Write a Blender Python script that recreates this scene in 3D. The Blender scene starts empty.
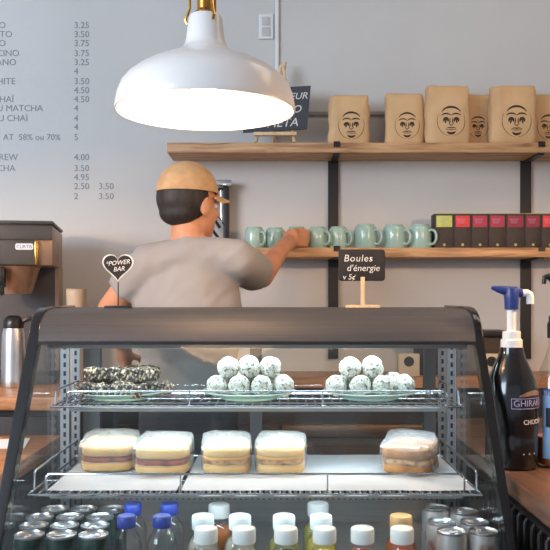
import bpy, bmesh, math, random
from mathutils import Vector, Matrix, noise
from mathutils.bvhtree import BVHTree

S = bpy.context.scene
COL = S.collection
PI = math.pi
EYE, F = 1.42, 800.0

def lin(r, g, b):
    f = lambda c: (c / 255 / 12.92) if c / 255 <= .04045 else ((c / 255 + .055) / 1.055) ** 2.4
    return (f(r), f(g), f(b), 1)

# ------------------------------------------------------------------ camera, world, lights, exposure
cam_d = bpy.data.cameras.new('camera')
cam = bpy.data.objects.new('camera', cam_d); COL.objects.link(cam)
cam.location = (0, 0, EYE); cam.rotation_euler = (PI / 2, 0, 0)
cam_d.sensor_width = 36; cam_d.lens = 36 * F / 550; cam_d.shift_y = 24 / 550; cam_d.clip_start = .05
S.camera = cam

w = bpy.data.worlds.new('world'); S.world = w; w.use_nodes = True
w.node_tree.nodes['Background'].inputs[0].default_value = (.76, .85, 1.0, 1)
w.node_tree.nodes['Background'].inputs[1].default_value = .56

def area(name, loc, target, sx, sy, energy, color):
    l = bpy.data.lights.new(name, 'AREA'); l.shape = 'RECTANGLE'; l.size = sx; l.size_y = sy
    l.energy = energy; l.color = color
    o = bpy.data.objects.new(name, l); COL.objects.link(o); o.location = loc
    o.rotation_euler = (Vector(target) - Vector(loc)).to_track_quat('-Z', 'Y').to_euler()
    return o
area('shopfront_daylight', (-2.9, -.6, 2.4), (-1.3, 3.2, 2.2), 1.8, 1.6, 140, (.70, .84, 1.0))
area('overhead_fill_light', (.7, 2.15, 2.9), (.5, 2.7, 1.0), .6, .6, 2.5, (1.0, .86, .72))  # added fill, no real fixture: brightens the pendant shade and the bags
area('ceiling_light', (1.3, 1.9, 2.9), (1.1, 2.6, 1.0), .5, .5, 3.5, (1.0, .70, .45))
S.view_settings.view_transform = 'Standard'; S.view_settings.look = 'None'
S.view_settings.exposure = 0.07; S.view_settings.gamma = 1.0; S.view_settings.use_curve_mapping = False

# ------------------------------------------------------------------ helpers
def P(px, py, d):
    """world point seen at a pixel of the photo at a known distance d"""
    return Vector(((px - 275) / F * d, d, EYE + (299 - py) / F * d))
def PX(px, d): return (px - 275) / F * d
def PZ(py, d): return EYE + (299 - py) / F * d

def nodes_of(name):
    m = bpy.data.materials.new(name); m.use_nodes = True
    nt = m.node_tree
    return m, nt, nt.nodes['Principled BSDF']

def mat(name, c, rough=.6, metal=0, c2=None, scale=8, stretch=(1, 1, 1), detail=4, lo=.35, hi=.65, bump=0, bscale=None, spec=.5,
        emit=0, sss=0, coat=0, trans=0):
    m, nt, b = nodes_of(name)
    b.inputs['Base Color'].default_value = lin(*c)
    b.inputs['Roughness'].default_value = rough; b.inputs['Metallic'].default_value = metal
    b.inputs['Specular IOR Level'].default_value = spec
    if coat: b.inputs['Coat Weight'].default_value = coat; b.inputs['Coat Roughness'].default_value = .1
    if emit:
        b.inputs['Emission Color'].default_value = lin(*c); b.inputs['Emission Strength'].default_value = emit
    if sss:
        b.inputs['Subsurface Weight'].default_value = sss; b.inputs['Subsurface Radius'].default_value = (.01, .005, .003)
    if c2 or bump:
        tc = nt.nodes.new('ShaderNodeTexCoord'); mp = nt.nodes.new('ShaderNodeMapping')
        mp.inputs['Scale'].default_value = stretch
        nt.links.new(tc.outputs['Object'], mp.inputs[0])
        n = nt.nodes.new('ShaderNodeTexNoise'); n.inputs['Scale'].default_value = scale; n.inputs['Detail'].default_value = detail
        nt.links.new(mp.outputs[0], n.inputs['Vector'])
        if c2:
            r = nt.nodes.new('ShaderNodeValToRGB')
            r.color_ramp.elements[0].position = lo; r.color_ramp.elements[1].position = hi
            r.color_ramp.elements[0].color = lin(*c); r.color_ramp.elements[1].color = lin(*c2)
            nt.links.new(n.outputs['Fac'], r.inputs[0]); nt.links.new(r.outputs[0], b.inputs['Base Color'])
        if bump:
            n2 = nt.nodes.new('ShaderNodeTexNoise'); n2.inputs['Scale'].default_value = bscale or scale; n2.inputs['Detail'].default_value = 5
            nt.links.new(mp.outputs[0], n2.inputs['Vector'])
            bp = nt.nodes.new('ShaderNodeBump'); bp.inputs['Strength'].default_value = bump; bp.inputs['Distance'].default_value = .004
            nt.links.new(n2.outputs['Fac'], bp.inputs['Height']); nt.links.new(bp.outputs[0], b.inputs['Normal'])
    return m

def clear(name, tint=(1, 1, 1), base=.035, edge=.7, rough=.02, haze=0, power=4):
    """thin clear pane: transparent, with a glossy share that rises towards grazing angles"""
    m = bpy.data.materials.new(name); m.use_nodes = True; nt = m.node_tree; nt.nodes.clear()
    out = nt.nodes.new('ShaderNodeOutputMaterial'); mix = nt.nodes.new('ShaderNodeMixShader')
    tr = nt.nodes.new('ShaderNodeBsdfTransparent'); tr.inputs[0].default_value = (*tint, 1)
    gl = nt.nodes.new('ShaderNodeBsdfGlossy'); gl.inputs['Roughness'].default_value = rough
    lw = nt.nodes.new('ShaderNodeLayerWeight'); lw.inputs[0].default_value = .5
    pw = nt.nodes.new('ShaderNodeMath'); pw.operation = 'POWER'; pw.inputs[1].default_value = power
    ma = nt.nodes.new('ShaderNodeMath'); ma.operation = 'MULTIPLY_ADD'; ma.inputs[1].default_value = edge; ma.inputs[2].default_value = base
    nt.links.new(lw.outputs['Facing'], pw.inputs[0]); nt.links.new(pw.outputs[0], ma.inputs[0]); nt.links.new(ma.outputs[0], mix.inputs[0])
    first = tr.outputs[0]
    if haze:
        df = nt.nodes.new('ShaderNodeBsdfDiffuse'); df.inputs[0].default_value = (.86, .9, .92, 1)
        tl = nt.nodes.new('ShaderNodeBsdfTranslucent'); tl.inputs[0].default_value = (.86, .9, .92, 1)
        a = nt.nodes.new('ShaderNodeMixShader'); a.inputs[0].default_value = .35
        nt.links.new(df.outputs[0], a.inputs[1]); nt.links.new(tl.outputs[0], a.inputs[2])
        h = nt.nodes.new('ShaderNodeMixShader'); h.inputs[0].default_value = haze
        nt.links.new(tr.outputs[0], h.inputs[1]); nt.links.new(a.outputs[0], h.inputs[2]); first = h.outputs[0]
    nt.links.new(first, mix.inputs[1]); nt.links.new(gl.outputs[0], mix.inputs[2]); nt.links.new(mix.outputs[0], out.inputs[0])
    return m

def wood(name, c, c2, c3, stretch=(1.2, 14, 14), rough=.55):
    m, nt, b = nodes_of(name)
    tc = nt.nodes.new('ShaderNodeTexCoord'); mp = nt.nodes.new('ShaderNodeMapping'); mp.inputs['Scale'].default_value = stretch
    n = nt.nodes.new('ShaderNodeTexNoise'); n.inputs['Scale'].default_value = 5; n.inputs['Detail'].default_value = 8; n.inputs['Distortion'].default_value = .6
    r = nt.nodes.new('ShaderNodeValToRGB'); e = r.color_ramp.elements
    e[0].position = .3; e[0].color = lin(*c); e[1].position = .72; e[1].color = lin(*c3)
    k = e.new(.5); k.color = lin(*c2)
    nt.links.new(tc.outputs['Object'], mp.inputs[0]); nt.links.new(mp.outputs[0], n.inputs['Vector']); nt.links.new(n.outputs['Fac'], r.inputs[0])
    nt.links.new(r.outputs[0], b.inputs['Base Color']); b.inputs['Roughness'].default_value = rough
    bp = nt.nodes.new('ShaderNodeBump'); bp.inputs['Strength'].default_value = .25; bp.inputs['Distance'].default_value = .003
    nt.links.new(n.outputs['Fac'], bp.inputs['Height']); nt.links.new(bp.outputs[0], b.inputs['Normal'])
    return m

class B:
    """collects shapes, then links them as ONE mesh object"""
    def __init__(s): s.bm = bmesh.new()
    def _xf(s, vs, m):
        for v in vs: v.co = m @ v.co
    def box(s, c, d, rot=None, bev=0, seg=2):
        r = bmesh.ops.create_cube(s.bm, size=1); vs = r['verts']
        s._xf(vs, Matrix.Diagonal((*d, 1)))
        if bev:
            es = list({e for v in vs for e in v.link_edges})
            rb = bmesh.ops.bevel(s.bm, geom=es, offset=bev, segments=seg, affect='EDGES', profile=.5)
            vs = list({v for f in rb['faces'] for v in f.verts} | {v for v in vs if v.is_valid})
        s._xf(vs, Matrix.Translation(c) @ (rot.to_4x4() if rot else Matrix.Identity(4)))
        return s
    def b2(s, x0, x1, y0, y1, z0, z1, bev=0):
        return s.box(((x0 + x1) / 2, (y0 + y1) / 2, (z0 + z1) / 2), (abs(x1 - x0), abs(y1 - y0), abs(z1 - z0)), None, bev)
    def lathe(s, prof, seg=32, c=(0, 0, 0), m=None):
        bm = s.bm; rings = []
        M = Matrix.Translation(c) @ (m or Matrix.Identity(4))
        for r, z in prof:
            if r < 1e-6: rings.append([bm.verts.new(M @ Vector((0, 0, z)))])
            else: rings.append([bm.verts.new(M @ Vector((r * math.cos(2 * PI * i / seg), r * math.sin(2 * PI * i / seg), z))) for i in range(seg)])
        for a, b in zip(rings, rings[1:]):
            for i in range(seg):
                j = (i + 1) % seg
                q = ([a[0]] if len(a) == 1 else [a[i], a[j]]) + ([b[0]] if len(b) == 1 else [b[j], b[i]])
                if len(q) > 2: bm.faces.new(q)
        return s
    def cyl(s, p0, p1, r0, r1=None, seg=16):
        p0, p1 = Vector(p0), Vector(p1); r1 = r0 if r1 is None else r1
        d = p1 - p0; q = d.to_track_quat('Z', 'Y').to_matrix().to_4x4()
        return s.lathe([(0, 0), (r0, 0), (r1, d.length), (0, d.length)], seg, p0, q)
    def capsule(s, p0, p1, r0, r1, seg=14):
        s.cyl(p0, p1, r0, r1, seg); s.ball(p0, (r0,) * 3, seg); s.ball(p1, (r1,) * 3, seg); return s
    def ball(s, c, r, seg=16, rot=None):
        vs = bmesh.ops.create_uvsphere(s.bm, u_segments=seg, v_segments=max(8, seg // 2 + 2), radius=1)['verts']
        s._xf(vs, Matrix.Translation(c) @ (rot.to_4x4() if rot else Matrix.Identity(4)) @ Matrix.Diagonal((*r, 1)))
        return s
    def tube(s, pts, r, seg=8, closed=False):
        pts = [Vector(p) for p in pts]; n = len(pts); rings = []
        up = None
        for i, p in enumerate(pts):
            if closed: t = pts[(i + 1) % n] - pts[i - 1]
            else: t = pts[min(i + 1, n - 1)] - pts[max(i - 1, 0)]
            t.normalize()
            if up is None: up = Vector((0, 0, 1)) if abs(t.z) < .9 else Vector((1, 0, 0))
            u = up - t * up.dot(t)
            if u.length < 1e-4: u = t.orthogonal()
            u.normalize(); v = t.cross(u); up = u
            rr = r[i] if isinstance(r, (list, tuple)) else r
            rings.append([s.bm.verts.new(p + (u * math.cos(2 * PI * k / seg) + v * math.sin(2 * PI * k / seg)) * rr) for k in range(seg)])
        for i in range(n if closed else n - 1):
            a, b = rings[i], rings[(i + 1) % n]
            for k in range(seg): s.bm.faces.new([a[k], a[(k + 1) % seg], b[(k + 1) % seg], b[k]])
        if not closed:
            s.bm.faces.new(rings[0][::-1]); s.bm.faces.new(rings[-1])
        return s
    def prism(s, poly, axis, a0, a1, bev=0):
        """poly of 2D points extruded along axis 'X','Y','Z' from a0 to a1"""
        def mk(p, a): return {'X': (a, p[0], p[1]), 'Y': (p[0], a, p[1]), 'Z': (p[0], p[1], a)}[axis]
        A = [s.bm.verts.new(mk(p, a0)) for p in poly]; Bv = [s.bm.verts.new(mk(p, a1)) for p in poly]
        n = len(poly)
        fs = [s.bm.faces.new(A[::-1]), s.bm.faces.new(Bv)]
        for i in range(n): fs.append(s.bm.faces.new([A[i], A[(i + 1) % n], Bv[(i + 1) % n], Bv[i]]))
        if bev:
            es = list({e for f in fs[:2] for e in f.edges})
            bmesh.ops.bevel(s.bm, geom=es, offset=bev, segments=3, affect='EDGES', profile=.5)
        return s
    def text(s, body, size, fn, align='LEFT', shear=0, extrude=.0003, spacing=1.0):
        cu = bpy.data.curves.new('t', 'FONT'); cu.body = body; cu.size = size; cu.align_x = align; cu.shear = shear
        cu.extrude = extrude; cu.space_character = spacing; cu.resolution_u = 3
        o = bpy.data.objects.new('t', cu); COL.objects.link(o)
        me = bpy.data.meshes.new_from_object(o.evaluated_get(bpy.context.evaluated_depsgraph_get()))
        bpy.data.objects.remove(o); bpy.data.curves.remove(cu)
        vs = [s.bm.verts.new(fn(v.co)) for v in me.vertices]
        for p in me.polygons:
            try: s.bm.faces.new([vs[i] for i in p.vertices])
            except ValueError: pass
        bpy.data.meshes.remove(me)
        return s
    def mesh(s, name, smooth=True, angle=40):
        bmesh.ops.recalc_face_normals(s.bm, faces=s.bm.faces[:])
        me = bpy.data.meshes.new(name); s.bm.to_mesh(me); s.bm.free()
        if smooth:
            for p in me.polygons: p.use_smooth = True
            me.set_sharp_from_angle(angle=math.radians(angle))
        return me
    def build(s, name, m, parent=None, world=False, smooth=True, angle=40):
        if world and parent is not None:
            s._xf(s.bm.verts, Matrix.Translation(-parent.location))
        return link(name, s.mesh(name, smooth, angle), m, parent)

def link(name, me, m, parent=None):
    o = bpy.data.objects.new(name, me); COL.objects.link(o)
    if m is not None and not me.materials: me.materials.append(m)
    if parent is not None: o.parent = parent
    return o
def tag(o, label, cat, group=None):
    o['label'] = label; o['category'] = cat
    if group: o['group'] = group
    return o
def thing(name, label, cat, loc=(0, 0, 0), rotz=0, group=None):
    o = bpy.data.objects.new(name, None); COL.objects.link(o); o.empty_display_size = .05
    o.location = loc; o.rotation_euler = (0, 0, rotz)
    return tag(o, label, cat, group)
def struct(o): o['kind'] = 'structure'; return o
def dup(root, loc, rotz, label, group=None, mats=None):
    r = root.copy(); COL.objects.link(r); r.location = loc; r.rotation_euler = (0, 0, rotz); r['label'] = label
    if group: r['group'] = group
    for ch in [o for o in root.children]:
        c = ch.copy(); COL.objects.link(c); c.parent = r
        for g in ch.children:
            d = g.copy(); COL.objects.link(d); d.parent = c
    return r
def recolor(root, part, m):
    for ch in root.children:
        if ch.name.split('.')[0] == part:
            ch.data = ch.data.copy(); ch.data.materials.clear(); ch.data.materials.append(m)
def facing(x0, y, z0):  # text plane that faces -Y
    return lambda v: Vector((x0 + v.x, y - v.z, z0 + v.y))

# ------------------------------------------------------------------ materials
M = dict(
    wall=mat('wall paint', (206, 204, 201), .85, c2=(198, 196, 193), scale=1.5, bump=.03, bscale=60),
    ceil=mat('ceiling paint', (225, 225, 224), .9, c2=(218, 218, 218), scale=2),
    floor=mat('concrete floor', (105, 98, 92), .6, c2=(84, 78, 74), scale=3),
    trimw=mat('white trim', (226, 227, 226), .5, c2=(220, 221, 220), scale=5),
    trimg=mat('grey rail', (150, 148, 146), .5, c2=(140, 138, 136), scale=9),
    ink=mat('menu ink', (140, 142, 148), .8, c2=(134, 136, 142), scale=30),
    shelf=wood('shelf wood', (142, 98, 62), (192, 146, 102), (212, 170, 124)),
    counter=wood('counter wood', (136, 90, 56), (172, 120, 78), (190, 142, 98), rough=.4),
    counterdark=wood('dark counter wood', (62, 44, 33), (92, 66, 50), (112, 84, 64), stretch=(10, 1.2, 10), rough=.4),
    pale=wood('pale wood', (205, 172, 130), (222, 192, 150), (232, 206, 168), stretch=(14, 14, 1.5)),
    cabinet=mat('dark cabinet', (46, 38, 34), .5, c2=(38, 31, 28), scale=6),
    black=mat('black metal', (26, 25, 25), .42, c2=(32, 30, 30), scale=12),
    gloss=mat('gloss black', (16, 16, 18), .16, c2=(20, 20, 22), scale=12, coat=.4),
    blackp=mat('black plastic', (22, 22, 24), .35, c2=(28, 28, 30), scale=12),
    canopy=mat('brushed canopy steel', (74, 75, 79), .55, .3, c2=(64, 65, 69), scale=3, stretch=(.6, 60, 60)),
    steel=mat('stainless steel', (214, 216, 220), .34, 1, c2=(186, 186, 188), scale=3, stretch=(50, 50, .7)),
    steelp=mat('pale steel panel', (170, 170, 168), .4, .6, c2=(158, 158, 156), scale=3, stretch=(1, 40, 40)),
    chrome=mat('chrome wire', (225, 228, 232), .16, 1, c2=(210, 214, 220), scale=20),
    bronze=mat('bronze steel', (168, 140, 118), .4, .55, c2=(152, 125, 104), scale=3, stretch=(40, 40, .7)),
    litrail=mat('warm-lit rail steel', (110, 84, 62), .4, .6, c2=(96, 74, 54), scale=3, stretch=(.7, 40, 40)),  # stainless rail with a warm streak of light put into its colour
    slate=mat('slate grey metal', (86, 84, 84), .45, .2, c2=(76, 74, 75), scale=4),
    brass=mat('brass', (214, 164, 88), .25, 1, c2=(196, 146, 74), scale=12),
    shade=mat('white enamel', (246, 238, 232), .3, c2=(242, 234, 228), scale=5, coat=.3),
    lampw=mat('bulb glow', (255, 240, 214), .4, emit=14),
    tubew=mat('tube glow', (228, 240, 255), .4, emit=5),
    plate=mat('mint glaze', (176, 214, 204), .18, c2=(168, 206, 196), scale=9, coat=.5),
    mug=mat('celadon glaze', (164, 194, 183), .2, c2=(152, 184, 173), scale=14, coat=.5),
    kraft=mat('kraft paper', (218, 178, 132), .8, c2=(206, 164, 118), scale=9, bump=1.0, bscale=14),
    print=mat('brown print', (70, 46, 30), .8, c2=(60, 38, 25), scale=40),
    chalk=mat('chalkboard', (32, 29, 29), .8, c2=(40, 37, 37), scale=30),
    chalkg=mat('grey chalkboard', (72, 74, 80), .8, c2=(64, 66, 72), scale=30),
    chalkw=mat('chalk white', (232, 228, 222), .9, c2=(218, 214, 208), scale=60),
    white=mat('white plastic', (232, 230, 226), .35, c2=(225, 223, 219), scale=9),
    cream=mat('cream card', (204, 186, 160), .7, c2=(192, 172, 146), scale=8),
    blue=mat('blue plastic', (34, 58, 128), .35, c2=(28, 50, 116), scale=10),
    capblue=mat('blue bottle cap', (40, 66, 160), .4, c2=(34, 58, 146), scale=30),
    paper=mat('white paper', (236, 238, 240), .85, c2=(228, 231, 234), scale=12, bump=.2, bscale=18),
    capw=mat('white cap', (226, 232, 230), .45, c2=(218, 225, 223), scale=30),
    captan=mat('tan cap', (196, 150, 96), .5, c2=(180, 136, 84), scale=30),
    alu=mat('can aluminium', (205, 207, 208), .3, 1, c2=(190, 192, 194), scale=18),
    canG=mat('dark green can print', (30, 52, 46), .35, .35, c2=(70, 92, 84), scale=28, lo=.5, hi=.75),
    canS=mat('silver red can print', (176, 172, 168), .35, .5, c2=(150, 74, 50), scale=13, lo=.5, hi=.58),
    bread=mat('bread', (232, 200, 142), .85, c2=(214, 174, 112), scale=16, bump=.4, bscale=70, sss=.1),
    toast=mat('brown bread', (196, 142, 84), .85, c2=(150, 98, 54), scale=22, bump=.4, bscale=70),
    ham=mat('ham filling', (176, 92, 70), .5, c2=(104, 50, 38), scale=40, bump=.6, bscale=90),
    egg=mat('cheese slice', (230, 184, 92), .5, c2=(214, 160, 72), scale=18),
    chick=mat('chicken filling', (206, 160, 104), .7, c2=(120, 74, 44), scale=55, lo=.45, hi=.62, bump=.8, bscale=80),
    coco=mat('coconut coating', (226, 222, 208), .9, c2=(96, 88, 68), scale=200, lo=.52, hi=.66, detail=2, bump=.9, bscale=95),
    choc=mat('chocolate and nuts', (58, 44, 40), .5, c2=(206, 188, 152), scale=170, lo=.5, hi=.64, detail=2, bump=.9, bscale=90),
    shirt=mat('grey shirt cloth', (160, 156, 154), .9, c2=(150, 146, 144), scale=6, bump=.25, bscale=26),
    jeans=mat('dark trousers', (44, 46, 56), .9, c2=(38, 40, 48), scale=20),
    skin=mat('skin', (212, 154, 118), .55, c2=(200, 138, 104), scale=14, sss=.15),
    hair=mat('dark hair', (44, 38, 38), .6, c2=(26, 22, 22), scale=60, stretch=(1, 1, .2), bump=.5),
    plastg=mat('pale grey plastic', (192, 191, 190), .5, c2=(184, 183, 182), scale=30),
    cap=mat('tan cap cloth', (204, 166, 122), .9, c2=(190, 152, 110), scale=30, bump=.2, bscale=200),
    shoe=mat('dark shoe', (30, 28, 28), .6, c2=(38, 36, 36), scale=20),
    bluelabel=mat('pale blue label', (150, 192, 232), .6, c2=(138, 182, 226), scale=18),
    deepblue=mat('deep blue label', (52, 96, 172), .6, c2=(46, 88, 160), scale=18),
    flower=mat('cream flower print', (232, 214, 160), .7, c2=(220, 196, 136), scale=50),
    purple=mat('lavender print', (176, 168, 200), .6, c2=(160, 152, 186), scale=40),
    amber=mat('amber syrup', (176, 96, 44), .2, c2=(160, 84, 36), scale=4),
    darkbox=mat('dark brown box', (48, 36, 30), .6, c2=(58, 44, 36), scale=8),
    glass=clear('window glass', (.97, .985, .98), .03, .55),
    bottle=clear('clear plastic', (.93, .96, .97), .06, .6, .06, power=2.2),
    stem=clear('frosted stem', (.95, .95, .95), .05, .4, .2, haze=.55),
    wrap=clear('clear film wrap', (.97, .98, .99), .05, .5, .14, haze=.10, power=2),
    wraptop=clear('white waxed sheet', (.97, .98, .99), .06, .4, .2, haze=.32, power=2),
)

# ------------------------------------------------------------------ the room
WALL = 3.2
wb = struct(B().b2(-3, 2.6, WALL, WALL + .1, 0, 3.0).build('wall_back', M['wall'], smooth=False))
struct(B().b2(2.6, 2.7, -3, WALL + .1, 0, 3.0).build('wall_right', M['wall'], smooth=False))
struct(B().b2(-3, 2.7, -3, WALL + .1, -.1, 0).build('floor', M['floor'], smooth=False))
struct(B().b2(-3, 2.7, -3, WALL + .1, 3.0, 3.1).build('ceiling', M['ceil'], smooth=False))
x = PX(277, WALL)
struct(B().b2(x - .007, x + .007, WALL - .014, WALL - .0005, PZ(139, WALL), 3.0, .003).build('trim_1', M['trimw']))
struct(B().b2(PX(297, WALL), PX(470, WALL), WALL - .012, WALL - .0005, PZ(116, WALL), PZ(112, WALL), .002).build('trim_2', M['trimg']))

t = B()
rows = [(25, 'O', 6), (34, 'ATO', 12.5), (43, 'O', 6), (53, 'CINO', 19.5), (62, 'ANO', 16.5), (81, 'HITE', 15.5), (99, 'HAÏ', 14), (108, 'U MATCHA', 43),
        (118, 'U CHAÏ', 28), (157, 'REW', 18), (168, 'CHA', 15.5)]
for y, s, xr in rows: t.text(s, .036, facing(PX(xr, WALL), WALL - .0008, PZ(y + 3.2, WALL)), 'RIGHT')
t.text('AT  58% ou 70%', .034, facing(PX(3, WALL), WALL - .0008, PZ(140, WALL)))
for y, s in [(25, '3.25'), (34, '3.50'), (43, '3.75'), (53, '3.75'), (62, '3.25'), (71, '4'), (81, '3.50'), (90, '4.50'), (99, '4.50'), (108, '4'), (118, '4'),
             (127, '4'), (137, '5'), (157, '4.00'), (168, '3.50'), (177, '4.95'), (186, '2.50'), (196, '2')]:
    t.text(s, .036, facing(PX(74, WALL), WALL - .0008, PZ(y + 3.2, WALL)))
for y in (186, 196): t.text('3.50', .036, facing(PX(98.5, WALL), WALL - .0008, PZ(y + 3.2, WALL)))
t.build('menu_lettering', M['ink'], wb, smooth=False)

o = thing('wall_outlet', 'white wall outlet plate high on the wall beside the vertical strip', 'outlet', P(266, 27, WALL - .001))
B().box((0, -.004, 0), (.058, .007, .1), None, .003).build('plate', M['trimw'], o)
b = B()
for z in (-.021, .021): b.box((0, -.009, z), (.034, .004, .034), None, .0015)
b.build('socket_face', M['plastg'], o)

# ------------------------------------------------------------------ counters
CT = PZ(386, 2.65)           # back worktop height
o = thing('worktop', 'warm wooden L-shaped worktop under the coffee brewer along the back wall', 'worktop', (-1.1, 2.9, CT - .04))
B().prism([(-1.7, 2.35), (-.62, 2.35), (-.62, 2.95), (1.9, 2.95), (1.9, WALL - .002), (-1.7, WALL - .002)], 'Z', CT - .04, CT, .004).build('slab', M['counter'], o, True)
o = thing('base_cabinet', 'dark cabinet under the worktop that carries the coffee brewer', 'cabinet', (-1.1, 2.8, 0))
B().b2(-1.68, -.64, 2.39, WALL - .004, .08, CT - .041).build('body', M['cabinet'], o, True, False)
for x0, x1 in ((-1.66, -1.16), (-1.15, -.65)):
    dd = B().b2(x0, x1, 2.372, 2.389, .1, CT - .06, .003).build('door', M['cabinet'], o, True)
    B().tube([(x1 - .04, 2.36, .86), (x1 - .04, 2.345, .87), (x1 - .04, 2.345, .99), (x1 - .04, 2.36, 1.0), (x1 - .04, 2.371, 1.0)], .005).build('handle', M['steel'], dd)
    dd.children[0].location = -o.location
B().b2(-1.66, -.66, 2.42, WALL - .01, 0, .08).build('plinth', M['black'], o, True, False)
o = thing('undercounter_fridge', 'stainless and dark undercounter fridge behind the display case', 'fridge', (.5, 3.05, 0))
B().b2(-.60, 1.88, 2.985, WALL - .004, .0, CT - .041).build('body', M['cabinet'], o, True, False)
for i in range(4):
    x0 = -.59 + i * .617
    dd = B().b2(x0, x0 + .605, 2.967, 2.984, .12, CT - .23, .004).build('door', M['darkbox'], o, True)
    hb = B().b2(x0, x0 + .605, 2.955, 2.984, CT - .222, CT - .178, .006).build('rail_panel', M['litrail' if i == 1 else 'cabinet'], o, True)  # second panel is coloured as if warm light fell on it

SC = PZ(466, 1.85)            # front counters height
o = thing('service_counter', 'wooden counter standing left of the display case', 'counter', (-1.05, 2.0, 0))
B().b2(-1.6, -.605, 1.72, 2.27, SC - .04, SC, .004).build('top', M['counter'], o, True)
B().b2(-1.58, -.63, 1.76, 2.25, 0, SC - .041).build('body', M['cabinet'], o, True, False)
tag(B().box((-.76, 2.12, SC + .0015), (.2, .14, .002), Matrix.Rotation(.2, 3, 'Z')).build('paper_sheet', M['paper'], smooth=False), 'white paper sheet lying on the counter left of the case', 'paper')
o = thing('bar_counter', 'dark wooden counter right of the display case, under the pump bottle', 'counter', (.9, 1.9, 0))
B().b2(.508, 1.5, 1.15, 2.6, SC - .04, SC, .004).build('top', M['counterdark'], o, True)
B().b2(.60, 1.48, 1.18, 2.58, 0, SC - .041).build('body', M['cabinet'], o, True, False)
b = B()
for i in range(30):
    y = 1.2 + i * .046
    b.tube([(.545, y, .05), (.535, y, .5), (.535, y, SC - .09), (.56, y, SC - .05)], .006, 6)
for z in (.06, .35, .65, SC - .075): b.tube([(.541, 1.18, z), (.541, 2.56, z)], .007, 6)
b.build('wire_grille', M['black'], o, True)

# ------------------------------------------------------------------ display case
XL, XR = -.548, .464
DECK = PZ(299, 1) - .598
def Z(z): return EYE + z
case = thing('display_case', 'glass-fronted refrigerated food display case with brushed steel canopy', 'display case', (-.042, 1.85, 0))
sl = lambda z: 1.85 + (z + .101) / .399 * .255      # depth of the sloping glass at height z (relative to the eye)
ZB = -.64
B().b2(XL - .024, XR + .019, sl(ZB) - .01, 2.2, .1, Z(ZB), .006).build('base_cabinet', M['black'], case, True)
B().b2(XL - .02, XR + .02, sl(ZB) + .05, 2.17, 0, .1).build('plinth', M['black'], case, True, False)
B().b2(XL + .006, XR - .006, sl(ZB) + .02, 2.155, Z(ZB) + .0005, DECK - .0005).build('deck', M['steelp'], case, True, False)
b = B().prism([(sl(ZB), Z(ZB)), (sl(-.099), Z(-.099)), (sl(-.099) + .006, Z(-.099)), (sl(ZB) + .006, Z(ZB))], 'X', XL + .0005, XR - .0005)
b.build('front_glass', M['glass'], case, True, False)
for x0 in (XL, XR - .005):
    B().prism([(sl(ZB) + .01, Z(ZB) + .001), (sl(-.101) + .012, Z(-.101)), (1.90, Z(-.055)), (1.95, Z(-.04)), (2.185, Z(-.04)), (2.185, Z(ZB) + .001)], 'X', x0, x0 + .005).build('side_glass', M['glass'], case, True, False)
prof = [(1.85, -.098), (1.856, -.082), (1.868, -.062), (1.884, -.045), (1.905, -.033), (1.935, -.0262), (1.98, -.0235), (2.2, -.0225)]
inner = [(y + .012, z - .012) for y, z in prof[1:-1]] + [(2.2, -.0345)]
B().prism([(y, Z(z)) for y, z in prof] + [(y, Z(z)) for y, z in inner[::-1]] + [(1.862, Z(-.098))], 'X', XL, XR).build('canopy', M['canopy'], case, True, angle=30)
B().b2(XL, XR, 1.846, 1.858, Z(-.1055), Z(-.0985)).build('gasket', M['black'], case, True, False)
path = [(1.504, -.64), (1.512, -.63), (1.85, -.098), (1.858, -.079), (1.87, -.058), (1.886, -.041), (1.907, -.0285), (1.937, -.021), (1.98, -.018), (2.2, -.017)]
wide = [(y + .026, z - .014) for y, z in path[:4]] + [(y + .018, z - .02) for y, z in path[4:-1]] + [(2.2, -.04)]
for x0, x1 in ((XL - .024, XL - .0005), (XR + .0005, XR + .019)):
    B().prism([(y, Z(z)) for y, z in path] + [(y, Z(z)) for y, z in wide[::-1]], 'X', x0, x1, .003).build('side_trim', M['gloss'], case, True, angle=30)
for x0 in (XL + .006, XR - .029):
    for y in (2.02, 2.13):
        b = B().b2(x0, x0 + .022, y, y + .008, DECK + .001, Z(-.045))
        b.build('shelf_standard', M['steel'], case, True, False)
        s_ = B()
        for k in range(22): s_.b2(x0 + .008, x0 + .014, y - .0008, y, DECK + .03 + k * .022, DECK + .042 + k * .022)
        q = s_.build('slot_column', M['black'], case, True, False)
xm = PX(256, 2.17)
b = B()
for x0, x1 in ((XL + .03, XL + .075), (xm - .016, xm + .016), (XR - .06, XR - .03)): b.b2(x0, x1, 2.16, 2.185, DECK, Z(-.045))
b.b2(XL + .03, XR - .03, 2.16, 2.185, Z(-.075), Z(-.045)).b2(XL + .03, XR - .03, 2.16, 2.185, DECK, DECK + .1)
b.build('rear_frame', M['slate'], case, True, False)
for x0, x1 in ((XL + .06, xm), (xm, XR - .05)):
    B().b2(x0, x1, 2.170, 2.174, DECK + .09, Z(-.07)).build('rear_door', M['glass'], case, True, False)
b = B().b2(XL + .03, XR - .03, 2.148, 2.158, DECK, DECK + .098)
b.build('air_duct_panel', M['steelp'], case, True, False)
b = B()
for k in range(60):
    x0 = XL + .05 + k * .0155; b.b2(x0, x0 + .006, 2.1462, 2.1475, DECK + .06, DECK + .085)
b.build('air_slots', M['black'], case, True, False)
B().b2(XL + .01, XR - .01, 1.888, 1.898, Z(-.117), Z(-.06), .002).build('lamp_housing', M['steelp'], case, True)
B().cyl((XL + .05, 1.915, Z(-.085)), (XR - .05, 1.915, Z(-.085)), .009).build('light_tube', M['tubew'], case, True)
lt = area('display_case_light', (-.042, 1.925, Z(-.1)), (-.042, 1.95, 0),   .92, .03, 1.6, (.74, .89, 1.0))
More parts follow.
